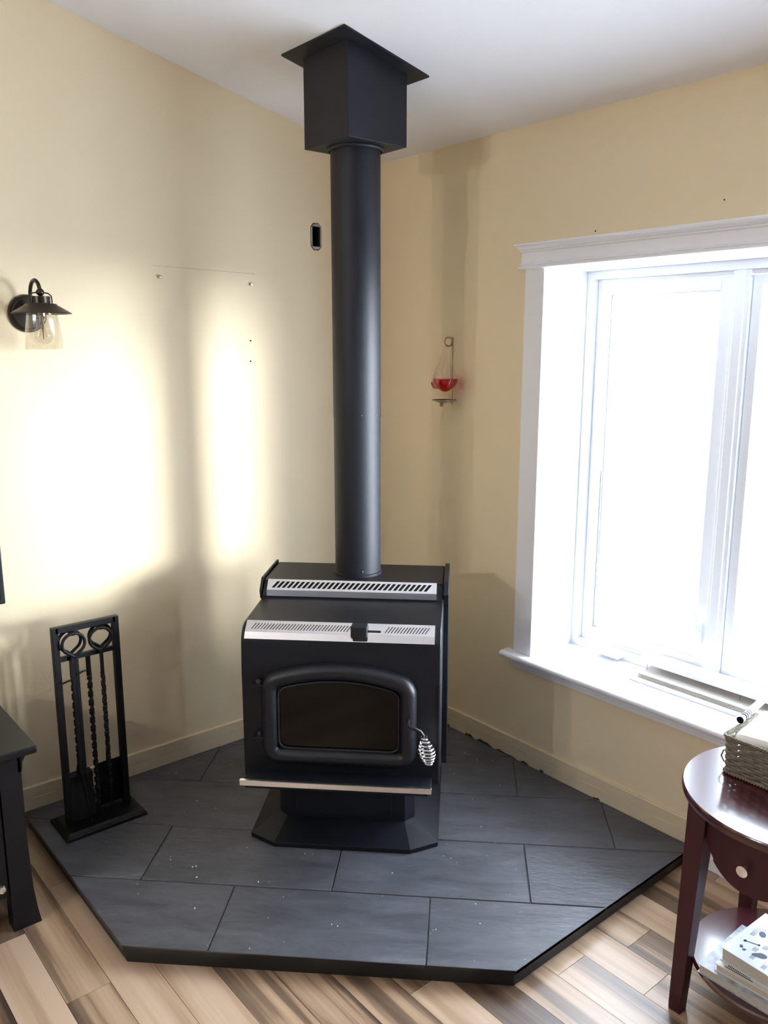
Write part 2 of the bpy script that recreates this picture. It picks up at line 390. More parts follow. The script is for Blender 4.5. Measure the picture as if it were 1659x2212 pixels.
# ================================================================== HEARTH
HP = [(-.012, -.012), (-1.68, -.012), (-1.68, -.901), (-.899, -1.669), (-.012, -1.669)]
hearth = thing('stove_hearth', 'low corner hearth of dark slate tiles with black painted edge', 'hearth', (-.6, -.6, 0))
def inset(poly, d):
    n = len(poly); out = []
    for i in range(n):
        p0, p1, p2 = Vector(poly[i-1]), Vector(poly[i]), Vector(poly[(i+1) % n])
        n1 = Vector((-(p1-p0).y, (p1-p0).x)).normalized(); n2 = Vector((-(p2-p1).y, (p2-p1).x)).normalized()
        bis = (n1+n2).normalized(); out.append(p1 + bis*d/max(.2, bis.dot(n1)))
    return [(p.x, p.y) for p in out]
HP_in = [(-.012, -.012), (-1.668, -.012), (-1.668, -.896), (-.894, -1.657), (-.012, -1.657)]
rel = lambda u, v, d: (u+.6, v+.6, d)
MB().prism(HP_in, 0, HT-.012, rel).build('hearth_base', HBASE, hearth, bevel=.002)
MB().prism(HP_in, HT-.012, HT-.004, rel).build('grout_bed', GROUT, hearth)
def clip(poly, cl):
    # Sutherland-Hodgman, cl clockwise/ccw convex
    area = sum(cl[i][0]*cl[(i+1) % len(cl)][1]-cl[(i+1) % len(cl)][0]*cl[i][1] for i in range(len(cl)))
    sg = 1 if area > 0 else -1
    out = poly
    for i in range(len(cl)):
        a, b = cl[i], cl[(i+1) % len(cl)]; inp = out; out = []
        f = lambda p: sg*((b[0]-a[0])*(p[1]-a[1])-(b[1]-a[1])*(p[0]-a[0]))
        for j in range(len(inp)):
            p, q2 = inp[j], inp[(j+1) % len(inp)]; fp, fq = f(p), f(q2)
            if fp >= 0: out.append(p)
            if (fp >= 0) != (fq >= 0):
                t = fp/(fp-fq); out.append((p[0]+(q2[0]-p[0])*t, p[1]+(q2[1]-p[1])*t))
        if len(out) < 3: return []
    return out
ab = lambda a, b: (-.6+(a-b)*R2, -.6+(-a-b)*R2)
rows = [.972, .682, .378, .073, -.232, -.537, -.85]
for r in range(6):
    b1, b0 = rows[r], rows[r+1]
    off = .305 if r % 2 == 0 else 0
    for k in range(-4, 5):
        a0 = k*.61 - off - .004; a1 = a0+.61; gsp = .0022
        quad = [ab(a0+gsp, b0+gsp), ab(a1-gsp, b0+gsp), ab(a1-gsp, b1-gsp), ab(a0+gsp, b1-gsp)]
        pl = clip(quad, HP)
        if len(pl) < 3: continue
        ar = abs(sum(pl[i][0]*pl[(i+1) % len(pl)][1]-pl[(i+1) % len(pl)][0]*pl[i][1] for i in range(len(pl))))/2
        if ar < .0008: continue
        cx = sum(p[0] for p in pl)/len(pl); cy = sum(p[1] for p in pl)/len(pl)
        q = MB().prism(pl, HT-.012, HT, rel)
        t = q.build('tile', SLATE, hearth, bevel=.0012, seg=1)
# narrow black edging under the tile nose
edge = inset(HP, 0)
m = MB()
for i in (1, 2, 3):
    p0, p1 = Vector(HP[i]), Vector(HP[(i+1) % 5]); d = (p1-p0).normalized(); nn = Vector((-d.y, d.x))
    m.prism([(p0.x, p0.y), (p1.x, p1.y), (p1.x+nn.x*.006, p1.y+nn.y*.006), (p0.x+nn.x*.006, p0.y+nn.y*.006)], HT-.013, HT-.001, lambda u, v, dd: (u+.6, v+.6, dd))
m.build('edge_trim', pm('black_metal_edge', (.008, .008, .009, 1), .3), hearth)
# plaster crumbs swept about the tiles
m = MB(); rc = random.Random(11)
def crumb(mm, x, y, r):
    M = Matrix.Translation((x, y, HT+r*.5)) @ Matrix.Rotation(rc.uniform(0, 3), 4, 'Z') @ Matrix.Rotation(rc.uniform(-.3, .3), 4, 'X')
    mm.box(-r, r, -r*.6, r*.6, -r*.5, r*.5, M)
for i in range(110):
    a, b = rc.uniform(-.9, .6), rc.uniform(-.3, .95); x, y = ab(a, b)
    if not clip([(x, y), (x+.001, y), (x, y+.001)], HP): continue
    crumb(m, x, y, rc.choice((.0008, .001, .0012, .0016)))
for a, b in ((-.46, .60), (-.47, .605), (-.44, .655), (-.24, .66), (-.40, .80), (-.3, .3), (-.2, .27)): crumb(m, *ab(a, b), .0024)
o = m.build('plaster_crumbs', CRUMB); o['kind'] = 'stuff'; tag(o, 'tiny white crumbs scattered over the slate hearth tiles', 'debris')

# ================================================================== STOVE
stove = thing('wood_stove', 'black freestanding wood stove with arched glass door and nickel vents', 'wood stove', (-.602, -.598, HT), math.radians(-45))
def P(a, b, z): return (a, -b, z-HT)
HWB = .322
# base skirt
def octo(hw, bf, ch, cf, bb): # bottom outline in (a,b)
    return [(-hw, bb), (hw, bb), (hw, bf-cf), (hw-ch, bf), (-hw+ch, bf), (-hw, bf-cf)]
A = octo(.320, .470, .090, .052, -.10); Bq = octo(.236, .365, .032, .032, -.05)
m = MB(); m.loft([[P(a, b, HT) for a, b in A], [P(a, b, HT+.016) for a, b in A], [P(a, b, .112) for a, b in Bq]])
m.build('base_skirt', STOVE, stove, bevel=.0015)
m = MB(); m.loft([[P(a, b, .110) for a, b in Bq], [P(a, b, .318) for a, b in Bq]]); m.build('pedestal', STOVE, stove, bevel=.002)
m = MB(); m.box(-.172, .160, -.371, -.363, .125-HT, .30-HT); m.build('ash_drawer_front', STOVE, stove, bevel=.0015)
# body
prof = [(-.13, .31), (-.13, .888), (.128, .888), (.155, .857), (.158, .846)]
prof += [(.158+.022*(1-math.cos(t)), .846-.011*math.sin(t)) for t in (.4, .8, 1.2, 1.57)]
prof += [(.40, .831)]
prof += [(.40+.060*math.sin(t), .831-.060*(1-math.cos(t))) for t in [i*math.pi/2/8 for i in range(1, 9)]]
prof += [(.462, .74), (.465, .70), (.465, .31)]
m = MB(); m.prism(prof, -HWB, HWB, lambda u, v, d: P(d, u, v)); m.build('body', STOVE, stove, smooth=30, bevel=.004, seg=3)
# top plate with small overhang at the back
m = MB(); m.box(-HWB+.004, HWB-.004, -.132, .115, .886-HT, .893-HT); m.build('top_plate', STOVE, stove, bevel=.002)
# side heat shields
for sg in (-1, 1):
    m = MB(); pl = [(-.125, .195), (.10, .195), (.10, .80), (.155, .83), (.165, .862), (.128, .900), (-.125, .900)]
    m.prism(pl, sg*(HWB+.0005), sg*(HWB+(.018 if sg > 0 else .008)), lambda u, v, d: P(d, u, v))
    m.build('side_shield', STOVE, stove, bevel=.001)
# rear side panel flange at the right edge of the front
m = MB(); m.tube([P(HWB-.004, .462, .34), P(HWB-.004, .462, .66)], .006, 10); m.build('corner_trim', STOVEM, stove, smooth=40)
m = MB(); m.box(-HWB-.022, -HWB, -.36, -.33, .640-HT, .690-HT); m.box(-HWB-.026, -HWB-.018, -.352, -.338, .632-HT, .655-HT); m.build('side_latch', STOVEM, stove, bevel=.002)
# vents
def vent(name, a0, a1, p0, p1, lip, slots, wslot, lean, v0, v1):
    f = lambda a, v: P(a, p0[0]+(p1[0]-p0[0])*v, p0[1]+(p1[1]-p0[1])*v)
    m = MB()
    def quad(pts): m.add([f(a, v) for a, v in pts], [(0, 1, 2, 3)])
    quad([(a0, 0), (a1, 0), (a1, v0), (a0, v0)]); quad([(a0, v1), (a1, v1), (a1, 1), (a0, 1)])
    xs = [a0-1e-9]
    prev = None
    edges = []
    for s in slots: edges.append((s, s+wslot))
    # bars between slots: lower edge (v1) at s, upper edge (v0) at s+lean
    cur_lo, cur_hi = a0, a0
    for s, e in edges:
        quad([(cur_lo, v1), (cur_hi, v0), (s+lean, v0), (s, v1)]); cur_lo, cur_hi = e, e+lean
    quad([(cur_lo, v1), (cur_hi, v0), (a1, v0), (a1, v1)])
    # lower lip
    m.add([P(a0, *p1), P(a1, *p1), P(a1, *lip), P(a0, *lip)], [(0, 1, 2, 3)])
    # ends
    for a in (a0, a1):
        m.add([P(a, *p0), P(a, *p1), P(a, *lip), P(a, p0[0]-.004, lip[1]+.012)], [(0, 1, 2, 3)])
    o = m.build(name, NICKEL, stove, solid=.0018, normals=False)
    # dark sheet behind the slots, their shade put into its colour
    k = MB(); k.add([P(a0+.004, p0[0]-.002, p0[1]-.005), P(a1-.004, p0[0]-.002, p0[1]-.005), P(a1-.004, p1[0]-.004, p1[1]-.003), P(a0+.004, p1[0]-.004, p1[1]-.003)], [(0, 1, 2, 3)])
    k.build('vent_backing', DARK, o, solid=.001)
    return o
vent('upper_vent_grille', -.303, .297, (.132, .895), (.161, .864), (.164, .843), [-.288+.0180*k for k in range(31)], .0112, .018, .20, .80)
vent('lower_vent_grille', -.308, .301, (.418, .838), (.454, .812), (.466, .792), [-.291+.0100*k for k in range(32)]+[.142+.0098*k for k in range(14)], .0032, .013, .25, .78)
m = MB(); m.box(.036, .088, -.470, -.425, .806-HT, .842-HT); m.box(.042, .090, -.466, -.445, .792-HT, .810-HT); m.build('air_control_knob', STOVEM, stove, bevel=.003)
m = MB(); m.loft([[P(.088, .4405, .8215), P(.130, .4405, .8215), P(.130, .4445, .818), P(.088, .4445, .818)], [P(.088, .443, .8245), P(.130, .443, .8245), P(.130, .447, .821), P(.088, .447, .821)]]); m.build('air_control_slot', DARK, stove)  # dark inlay, the slot's shade painted as a solid strip
# door : rolled arched frame round the glass
door = None
DC = -.005; HWD = .226; ZB = .396; ZS = .640; ZT = .693; RC = .045
path = []
def AP(a, z): return P(DC+a, .470, z)
path += arc((-HWD+RC, ZB+RC*.75), RC*.75, 180, 270, 5, lambda a, z: AP(a-RC*.25 if False else a, z))
path += arc((HWD-RC, ZB+RC*.75), RC*.75, 270, 360, 5, AP)
# make sides straight at +-HWD
path = [AP(-HWD+RC*.75-RC*.75*math.cos(t), ZB+RC*.75-RC*.75*math.sin(t)) for t in [i*math.pi/2/6 for i in range(7)]]
path += [AP(HWD-RC*.75+RC*.75*math.sin(t), ZB+RC*.75-RC*.75*math.cos(t)) for t in [i*math.pi/2/6 for i in range(7)]]
rt = .042
path += [AP(HWD-rt+rt*math.cos(t), ZS-.018+rt*math.sin(t)) for t in [i*1.25/6 for i in range(7)]]
hx = HWD-rt+rt*math.cos(1.25); hz = ZS-.018+rt*math.sin(1.25)
for i in range(1, 12):
    x = hx-2*hx*i/12; path.append(AP(x, hz+(ZT-hz)*(1-(x/hx)**2)))
path += [AP(-(HWD-rt+rt*math.cos(t)), ZS-.018+rt*math.sin(t)) for t in [1.25-i*1.25/6 for i in range(7)]]
m = MB(); m.tube(path, .0275, 14, closed=True, flat=(1, 1), ref=(0, -1, 0)); dfr = m.build('door_frame', STOVEM, stove, smooth=80)
# inner bead
inner = []
for p in path:
    v = Vector(p); c = Vector(P(DC, .470, .53)); d = v-c; inner.append(tuple(c+Vector((d.x*(1-.030/HWD), d.y, d.z*(1-.030/.145)))+Vector((0, -.006, 0))))
m = MB(); m.tube(inner, .0045, 8, closed=True, ref=(0, -1, 0)); m.build('gasket_bead', STOVEM, dfr, smooth=80)
m = MB(); m.loft([[(p[0], -.466, p[2]) for p in path], [(p[0], -.471, p[2]) for p in path]]); m.build('door_glass', FIREGLASS, stove)
for zz in (.652, .470):
    m = MB(); m.lathe([(.010, -.006), (.012, 0), (.009, .008), (.004, .012)], P(-.262, .480, zz), 14); m.box(-.285, -.235, -.488, -.462, zz-.012-HT, zz-.006-HT); m.build('door_hinge', STOVEM, stove, smooth=40)
# handle: bent rod with coiled spring grip
pts = [P(.222, .485, .548), P(.222, .520, .546), P(.232, .530, .540), P(.248, .532, .535), P(.262, .532, .528), P(.271, .532, .516), P(.274, .532, .50), P(.288, .532, .425)]
m = MB(); m.tube(pts, .0058, 10); hd = m.build('door_handle', STOVEM, stove, smooth=60)
m = MB(); cp = []; turns = 9; N = 9*16
for i in range(N+1):
    t = i/N; r = .0095+.0165*math.sin(math.pi*min(1, max(0, (t-.12)/.88)))**1.0*(1 if t > .12 else 0)
    if t > .9: r = max(.006, r)
    ax = Vector(P(.274, .532, .512)).lerp(Vector(P(.291, .532, .418)), t)
    an = 2*math.pi*(turns*t + (2*t if t < .12 else .24))
    cp.append(ax+Vector((r*math.cos(an), r*math.sin(an), 0)))
m.tube(cp, .0026, 6, ref=(0, 0, 1)); m.build('coil_grip', CHROME, hd, smooth=60)
# ash shelf
m = MB(); m.box(-.306, .298, -.552, -.440, .330-HT, .339-HT); m.box(-.30, .29, -.552, -.545, .318-HT, .332-HT); m.build('ash_shelf', STOVE, stove, bevel=.0015)
m = MB(); m.box(-.315, .301, -.562, -.548, .330-HT, .349-HT); m.build('shelf_trim', NICKEL, stove, bevel=.002)

# ---- flue pipe
flue = thing('stove_pipe', 'black round stove pipe rising from stove to ceiling box', 'stove pipe', (-.6, -.6, .893))
zz = lambda z: z-.893
MB().lathe([(.0835, zz(.894)), (.0835, zz(1.466))], n=64).build('pipe_section', PIPE, flue, smooth=40)
MB().lathe([(.0845, zz(1.465)), (.0845, zz(2.365))], n=64).build('pipe_section', PIPE, flue, smooth=40)
MB().lathe([(.0875, zz(.893)), (.0875, zz(.901)), (.084, zz(.903))], n=64).build('base_collar', PIPE, flue, smooth=40)
for an, z in ((225+18, 1.476), (225+60, 1.474), (225+18, .915), (225+100, .93), (225+62, 1.477)):
    a = math.radians(an); MB().ball((.0848*math.cos(a), .0848*math.sin(a), zz(z)), .0024, 6).build('screw', CHROME, flue)
# ---- ceiling support box with sloped flange
box = thing('ceiling_support_box', 'square black ceiling support box with wide flange round the stove pipe', 'chimney box', (-.6, -.6, 2.36))
hb = .122; zb = 2.360
m = MB()
lo = [(-hb, -hb), (hb, -hb), (hb, hb), (-hb, hb)]
m.loft([[(a, b, 0) for a, b in lo], [(a, b, ceil(-.6+a)-zb-.002) for a, b in lo]])
m.build('box_shell', PIPE, box, bevel=.0015)
hf = .173
lo = [(-hf, -hf), (hf, -hf), (hf, hf), (-hf, hf)]
m = MB(); m.loft([[(a, b, ceil(-.6+a)-zb-.006) for a, b in lo], [(a, b, ceil(-.6+a)-zb-.0005) for a, b in lo]]); m.build('ceiling_flange', PIPE, box)
MB().lathe([(.090, -.012), (.096, 0)], n=48, cap=False).build('pipe_collar', PIPE, box, smooth=40, solid=.002)

# ================================================================== TOOL STAND
TX, TY = -1.485, -.224
stand = thing('fireplace_tool_stand', 'black iron fireplace tool stand with tall narrow frame beside the cabinet', 'tool stand', (TX, TY, HT))
m = MB()
def rect(hx, hy, z): return [(-hx, -hy, z), (hx, -hy, z), (hx, hy, z), (-hx, hy, z)]
m.loft([rect(.143, .085, 0), rect(.143, .085, .010), rect(.138, .080, .014), rect(.134, .076, .014), rect(.126, .068, .022)]); m.build('stand_base', IRON, stand)
ZTp = .795-HT; pw = .011
for sx in (-1, 1):
    m = MB(); m.box(sx*.103-pw, sx*.103+pw, -pw, pw, .018, ZTp); m.build('post', IRON, stand, bevel=.002)
m = MB(); m.box(-.103, .103, -pw, pw, ZTp-.022, ZTp-.0002); m.build('top_bar', IRON, stand, bevel=.002)
m = MB(); m.box(-.093, .093, -.008, .008, .672-HT, .688-HT); m.build('cross_bar', IRON, stand, bevel=.0015)
def twisted(x, y, z0, z1, r, tz0, tz1, base=(0, 0, 0), wob=.0):
    n = 170; loops = []
    for i in range(n+1):
        z = z0+(z1-z0)*i/n
        inside = tz0 < z < tz1; tw = 0 if z < tz0 else (min(z, tz1)-tz0)*98
        k_ = min(1, max(0, min(z-tz0, tz1-z)/.03)); ra, rb = r*(1+.28*k_), r*(1-.30*k_)
        loops.append([(x+ra*u*math.cos(tw)-rb*v*math.sin(tw), y+ra*u*math.sin(tw)+rb*v*math.cos(tw), z) for u, v in ((1, 1), (-1, 1), (-1, -1), (1, -1))])
    return MB().loft(loops)
twisted(.002, 0, .018, .674-HT, .0064, .06, .55).build('twisted_rod', IRON, stand)
for sx in (-.049, .049):
    m = MB(); m.box(sx-.006, sx+.006, -.022, .022, ZTp-.034, ZTp-.022); m.build('hook', IRON, stand, bevel=.001)
# four tools hanging two on each hook
def tool(name, label, sx, sy, rod_end, twist=True):
    t = thing(name, label, 'fireplace tool', (TX+sx, TY+sy, HT))
    t['group'] = 'fireplace tools on the stand'
    zc = .728-HT
    loop = [(.038*math.sin(math.radians(a))*(1.0), 0, zc+.004+.036*math.cos(math.radians(a))) for a in range(-150, 151, 12)]
    loop = [(0, 0, zc-.042)] + loop + [(0, 0, zc-.042)]
    m = MB(); m.tube(loop, .0055, 8, ref=(0, 1, 0)); m.build('loop_handle', IRON, t, smooth=60)
    twisted(0, 0, rod_end, zc-.036, .0052, rod_end+.05, .54).build('rod', IRON, t)
    return t
# brush (back, stove side hook) and shovel (front)
t = tool('fireplace_brush', 'black fireplace brush hanging at the back of the tool stand', -.049, .019, .20)
m = MB(); m.loft([[(-.042, -.020, .022), (.042, -.020, .022), (.042, .020, .022), (-.042, .020, .022)], [(-.038, -.016, .165), (.038, -.016, .165), (.038, .016, .165), (-.038, .016, .165)]]); m.build('bristles', BRISTLE, t)
m = MB(); m.box(-.040, .040, -.018, .018, .165, .19); m.lathe([(.012, .188), (.008, .22)], n=12); m.build('brush_head', IRON, t, bevel=.003)
t = tool('fireplace_shovel', 'black fireplace shovel with wide pan on the tool stand', .049+.006, .019, .19)
m = MB(); m.add([(-.045, .012, .03), (.045, .012, .03), (.050, .002, .20), (-.050, .002, .20), (-.050, -.016, .03), (.050, -.016, .03), (.054, -.012, .185), (-.054, -.012, .185)],
                [(0, 1, 2, 3), (0, 3, 7, 4), (1, 5, 6, 2)]); m.lathe([(.010, .185), (.006, .24)], n=12); m.build('shovel_pan', IRON, t, solid=.002)
t = tool('fireplace_poker', 'black twisted fireplace poker with hooked tip on the tool stand', .049-.006, -.019, .06)
m = MB(); m.tube([(0, 0, .065), (0, -.001, .04), (0, -.002, .026)], [.0048, .0035, .0012], 8); m.tube([(0, 0, .085), (.016, 0, .075), (.026, 0, .085)], [.0045, .004, .0015], 8); m.build('poker_tip', IRON, t, smooth=60)
t = thing('fireplace_tongs', 'black log tongs with thin curved jaws at the front of the tool stand', 'fireplace tool', (TX-.049, TY-.019, HT), group='fireplace tools on the stand')
zc = .728-HT
loop = [(0, 0, zc-.042)] + [(.038*math.sin(math.radians(a)), 0, zc+.004+.036*math.cos(math.radians(a))) for a in range(-150, 151, 12)] + [(0, 0, zc-.042)]
MB().tube(loop, .0055, 8, ref=(0, 1, 0)).build('loop_handle', IRON, t, smooth=60)
for sx in (-1, 1):
    m = MB(); m.box(sx*.006-.0055, sx*.006+.0055, -.003, .003, .20, zc-.036); m.tube([(sx*.006, 0, .205), (sx*.010+.01, -.004, .15), (sx*.018+.02, -.012, .09), (sx*.022+.03, -.03, .028)], [.005, .004, .003, .0018], 8)
    m.build('jaw_arm', IRON, t, smooth=40)
m = MB(); m.tube([(-.048, -.004, .545), (-.022, -.006, .552), (-.004, -.006, .552)], .0035, 8); m.tube([(.004, -.006, .566), (.020, -.006, .572), (.034, -.004, .572)], .0035, 8); m.build('pivot_pegs', IRON, t, smooth=40)

# ================================================================== WALL SCONCE
LX, LY = -1.522, -.150
sc = thing('wall_sconce', 'dark bronze wall sconce with flared metal shade and clear glass', 'wall lamp', (LX, 0, 1.818))
RX = Matrix.Rotation(math.radians(90), 4, 'X')
MB().lathe([(.062, 0), (.062, .006), (.058, .012), (.052, .013), (.048, .018), (.0, .020)], n=40, M=RX).build('backplate', BRONZE, sc, smooth=40)
m = MB(); pts = [(0, -.012, .030)]
pts += [(0, -.022, .045), (0, -.030, .065)] + [(0, -.088+.058*math.cos(math.radians(a)), .066+.040*math.sin(math.radians(a))) for a in range(170, 5, -12)]
pts = [(0, -.014, .004), (0, -.036, .006), (0, -.047, .014), (0, -.050, .030)] + [(0, -.100+.050*math.cos(math.radians(a)), .056+.046*math.sin(math.radians(a))) for a in range(0, 181, 10)] + [(0, LY, .064)]
m.tube(pts, .0062, 12, ref=(1, 0, 0)); m.build('gooseneck_arm', BRONZE, sc, smooth=60)
MB().ball((0, LY, .062), .0125, 10).build('ball_joint', BRONZE, sc, smooth=60)
m = MB(); m.lathe([(.010, .050), (.029, .049), (.029, .028), (.047, .026), (.050, .022), (.0905, -.002), (.091, -.005), (.088, -.005), (.048, .018), (.020, .020)], (0, LY, 0), 48); m.build('metal_shade', BRONZE, sc, smooth=35)
for sx in (-1, 1):
    m = MB(); m.tube([(sx*.010, LY, .061), (sx*.024, LY, .059), (sx*.033, LY, .052), (sx*.035, LY, .040), (sx*.035, LY, .024)], .0022, 8); m.build('shade_bracket', BRONZE, sc, smooth=60)
m = MB(); m.lathe([(.045, .012), (.046, -.01), (.0595, -.116)], (0, LY, 0), 48, cap=False); m.build('glass_shade', CLEAR, sc, smooth=60, solid=.003)
m = MB(); m.lathe([(.013, .018), (.013, -.012), (.011, -.014)], (0, LY, 0), 20); sk = m.build('bulb_socket', BULBMETAL, sc, smooth=40)
m = MB(); m.lathe([(.012, -.012), (.016, -.03), (.024, -.052), (.0295, -.070), (.029, -.080), (.024, -.090), (.014, -.097), (.004, -.100), (.0005, -.104)], (0, LY, 0), 28); m.build('bulb_glass', CLEAR, sc, smooth=60)
m = MB(); m.lathe([(.003, -.012), (.003, -.06), (.0015, -.085)], (0, LY, 0), 8)
for k in range(5):
    a = 2*math.pi*k/5; m.tube([(.003*math.cos(a), LY+.003*math.sin(a), -.04), (.013*math.cos(a), LY+.013*math.sin(a), -.078)], .0006, 4)
m.build('filament', FILAMENT, sc)

# two-globe lamp on the wall across the room: it throws the twin pipe shadow on the window wall
gl = thing('wall_lamp', 'two-globe wall lamp across the room from the window', 'wall lamp', (XW, -1.46, 2.08))
m = MB(); m.box(0, .025, -.30, .30, -.045, .045); m.build('backplate', BRONZE, gl, bevel=.004)
for yy in (-.215, .215):
    MB().tube([(.02, yy, 0), (.07, yy, 0), (.09, yy, .02)], .008, 10).build('arm', BRONZE, gl, smooth=60)
    MB().ball((.10, yy, .075), .062, 12).build('glass_globe', CLEAR, gl, smooth=60)
    lp = bpy.data.lights.new('bulb', 'POINT'); lp.energy = 44; lp.shadow_soft_size = .035; lp.color = (1, .95, .90)
    lo_ = bpy.data.objects.new('bulb', lp); COL.objects.link(lo_); lo_.parent = gl; lo_.location = (.10, yy, .075)

# ================================================================== WEATHER GLASS ON THE WINDOW WALL
GX, GY = -.060, -.488
wg = thing('weather_glass', 'teardrop weather glass half full of red liquid on the window wall', 'weather glass', (0, GY, 1.6))
prof = [(.006, -.072), (.020, -.066), (.040, -.052), (.050, -.034), (.052, -.020), (.048, 0), (.036, .030), (.024, .056), (.016, .080), (.012, .100), (.010, .108), (.0015, .112)]
MB().lathe(prof, (GX, 0, 0), 36).build('glass_bulb', CLEAR, wg, smooth=60)
MB().lathe([(.005, -.0705), (.019, -.0645), (.0388, -.0510), (.0488, -.0335), (.0506, -.0210), (.050, -.018), (.001, -.018)], (GX, 0, 0), 36).build('red_liquid', REDLIQ, wg, smooth=60)
sp = [(GX, .040, -.050), (GX, .058, -.050), (GX, .070, -.038), (GX, .068, -.016), (GX, .052, .020), (GX, .034, .052), (GX, .028, .075)]
MB().tube(sp, [.012, .014, .012, .008, .006, .005, .0045], 12, ref=(1, 0, 0)).build('glass_spout', CLEAR, wg, smooth=60)
MB().tube([(GX, .040, -.050), (GX, .058, -.050), (GX, .069, -.040), (GX, .070, -.032)], [.011, .0125, .0108, .0095], 12, ref=(1, 0, 0)).build('spout_liquid', REDLIQ, wg, smooth=60)
m = MB(); m.box(-.0025, 0, .018, .029, -.125, .145); m.build('bracket_strip', BRASS, wg)
m = MB(); m.tube([(-.002, .024, .142)] + [(-.022-.020*math.cos(math.radians(a)), .024, .128+.018*math.sin(math.radians(a))) for a in range(120, -190, -20)], .0024, 8, ref=(0, 1, 0)); m.build('bracket_curl', BRASS, wg, smooth=60)
MB().tube([(GX, 0, .112), (GX+.004, .004, .118), (GX+.018, .014, .116), (-.020, .024, .112)], .0014, 6).build('hanging_wire', BRASS, wg)
m = MB(); m.tube([(GX+.048*math.cos(a), .004+.048*math.sin(a), -.104) for a in [2*math.pi*k/32 for k in range(32)]], .0022, 8, closed=True, ref=(0, 0, 1)); m.tube([(-.012, .018, -.104), (-.001, .022, -.104)], .003, 6); m.build('drip_ring', BRASS, wg, smooth=60)
MB().lathe([(.046, -.106), (.030, -.112), (.008, -.116), (.001, -.117)], (GX, .004, 0), 28, cap=False).build('drip_cup', BRASS, wg, smooth=60, solid=.001)
MB().ball((GX, .020, -.124), .0085, 8).build('drip_knob', BRASS, wg, smooth=60)

# ================================================================== ELECTRICAL BOX, SCREWS
eb = thing('electrical_box', 'open recessed metal electrical box in the wall beside the pipe', 'electrical box', ((EX0+EX1)/2, 0, (EZ0+EZ1)/2))
hx, hz = (EX1-EX0)/2, (EZ1-EZ0)/2
m = MB()
m.box(-hx, hx, .050, .052, -hz, hz); m.box(-hx, -hx+.0015, 0, .052, -hz, hz); m.box(hx-.0015, hx, 0, .052, -hz, hz); m.box(-hx, hx, 0, .052, -hz, -hz+.0015); m.box(-hx, hx, 0, .052, hz-.0015, hz)
m.build('box_shell', DARK, eb)  # metal shell coloured black, shade inside the open box painted in
op = [(-.0245, -.036), (-.011, -.051), (.012, -.050), (.0245, -.036), (.0245, .036), (.012, .050), (-.012, .050), (-.0245, .036)]
inn = [(-.0200, -.0385), (-.0190, -.0395), (.0190, -.0395), (.0200, -.0385), (.0200, .0385), (.0190, .0395), (-.0190, .0395), (-.0200, .0385)]
m = MB(); m.loft([[(x, -.0015, z) for x, z in op], [(x, -.0025, z) for x, z in inn]], cap=False); m.build('mounting_ring', STEEL, eb, solid=.001)
m = MB(); m.loft([[(x*1.10, -.0004, z*1.07) for x, z in op], [(x, -.0010, z) for x, z in op]], cap=False); m.build('cut_edge', DARK, eb, solid=.0006)
for k, (x, z, lab) in enumerate(((-1.045, 1.960, 'brass wall screw under the pencil line, farther from the pipe'), (-.662, 1.951, 'brass wall screw under the pencil line, nearer the pipe'))):
    m = MB(); m.lathe([(.004, 0), (.0065, .010), (.0055, .012), (.0005, .0125)], n=14, M=RX); o = m.build('wall_screw', BRASS, smooth=40); o.location = (x, 0, z); tag(o, lab, 'screw', 'screws on the left wall')
for k, (x, z, lab) in enumerate(((-.670, 1.732, 'upper tiny dark nail in the bright wall patch'), (-.673, 1.652, 'lower tiny dark nail in the bright wall patch'))):
    m = MB(); m.lathe([(.0028, 0), (.0028, .003), (.0005, .004)], n=10, M=RX); o = m.build('nail_head', IRON); o.location = (x, 0, z); tag(o, lab, 'nail', 'nails on the left wall')
for (y, z, lab) in ((-1.145, 2.092, 'small dark nail over the stove end of the window head casing'), (-1.60, 2.135, 'small dark nail over the middle of the window head casing')):
    m = MB(); m.lathe([(.0022, 0), (.0022, .003), (.0005, .004)], n=10, M=Matrix.Rotation(math.radians(-90), 4, 'Y')); o = m.build('nail_head', IRON); o.location = (0, y, z); tag(o, lab, 'nail', 'nails on the window wall')
# faint pencil line on the wall
m = MB(); m.add([(-1.068, -.0004, 1.998), (-.640, -.0004, 1.9905), (-.640, -.0004, 1.9918), (-1.068, -.0004, 1.9990)], [(0, 1, 2, 3)])
struct(m.build('pencil_line', pm('pencil_graphite', (.42, .32, .18, 1), .8), solid=.0003), 'thin pencil line drawn on the left wall')

# ================================================================== BLACK CABINET (edge in view) AND TELEVISION
cab = thing('black_cabinet', 'black wooden cabinet with overhanging top beside the hearth', 'cabinet', (-2.5, -.33, 0))
cx0, cx1, cy0, cy1 = -3.20, -1.815, -.565, -.10
q = lambda x: x+2.5
r_ = lambda y: y+.33
m = MB(); m.loft([[(q(x), r_(y), .575-.018) for x, y in ((cx0-.03, cy0-.03), (cx1+.04, cy0-.03), (cx1+.04, cy1+.02), (cx0-.03, cy1+.02))], [(q(x), r_(y), .580) for x, y in ((cx0-.03, cy0-.03), (cx1+.04, cy0-.03), (cx1+.04, cy1+.02), (cx0-.03, cy1+.02))]])
m.build('top', CABINET, cab, bevel=.006, seg=3)
m = MB(); pf = [(0, .530), (.034, .557), (.024, .557), (.0, .557)]
m = MB(); m.prism([(q(cx1)-.01, .500), (q(cx1), .500), (q(cx1)+.004, .528), (q(cx1)+.012, .544), (q(cx1)+.030, .557), (q(cx1)-.01, .557)], r_(cy0), r_(cy1), lambda u, v, d: (u, d, v)); m.build('cornice', CABINET, cab, smooth=50)
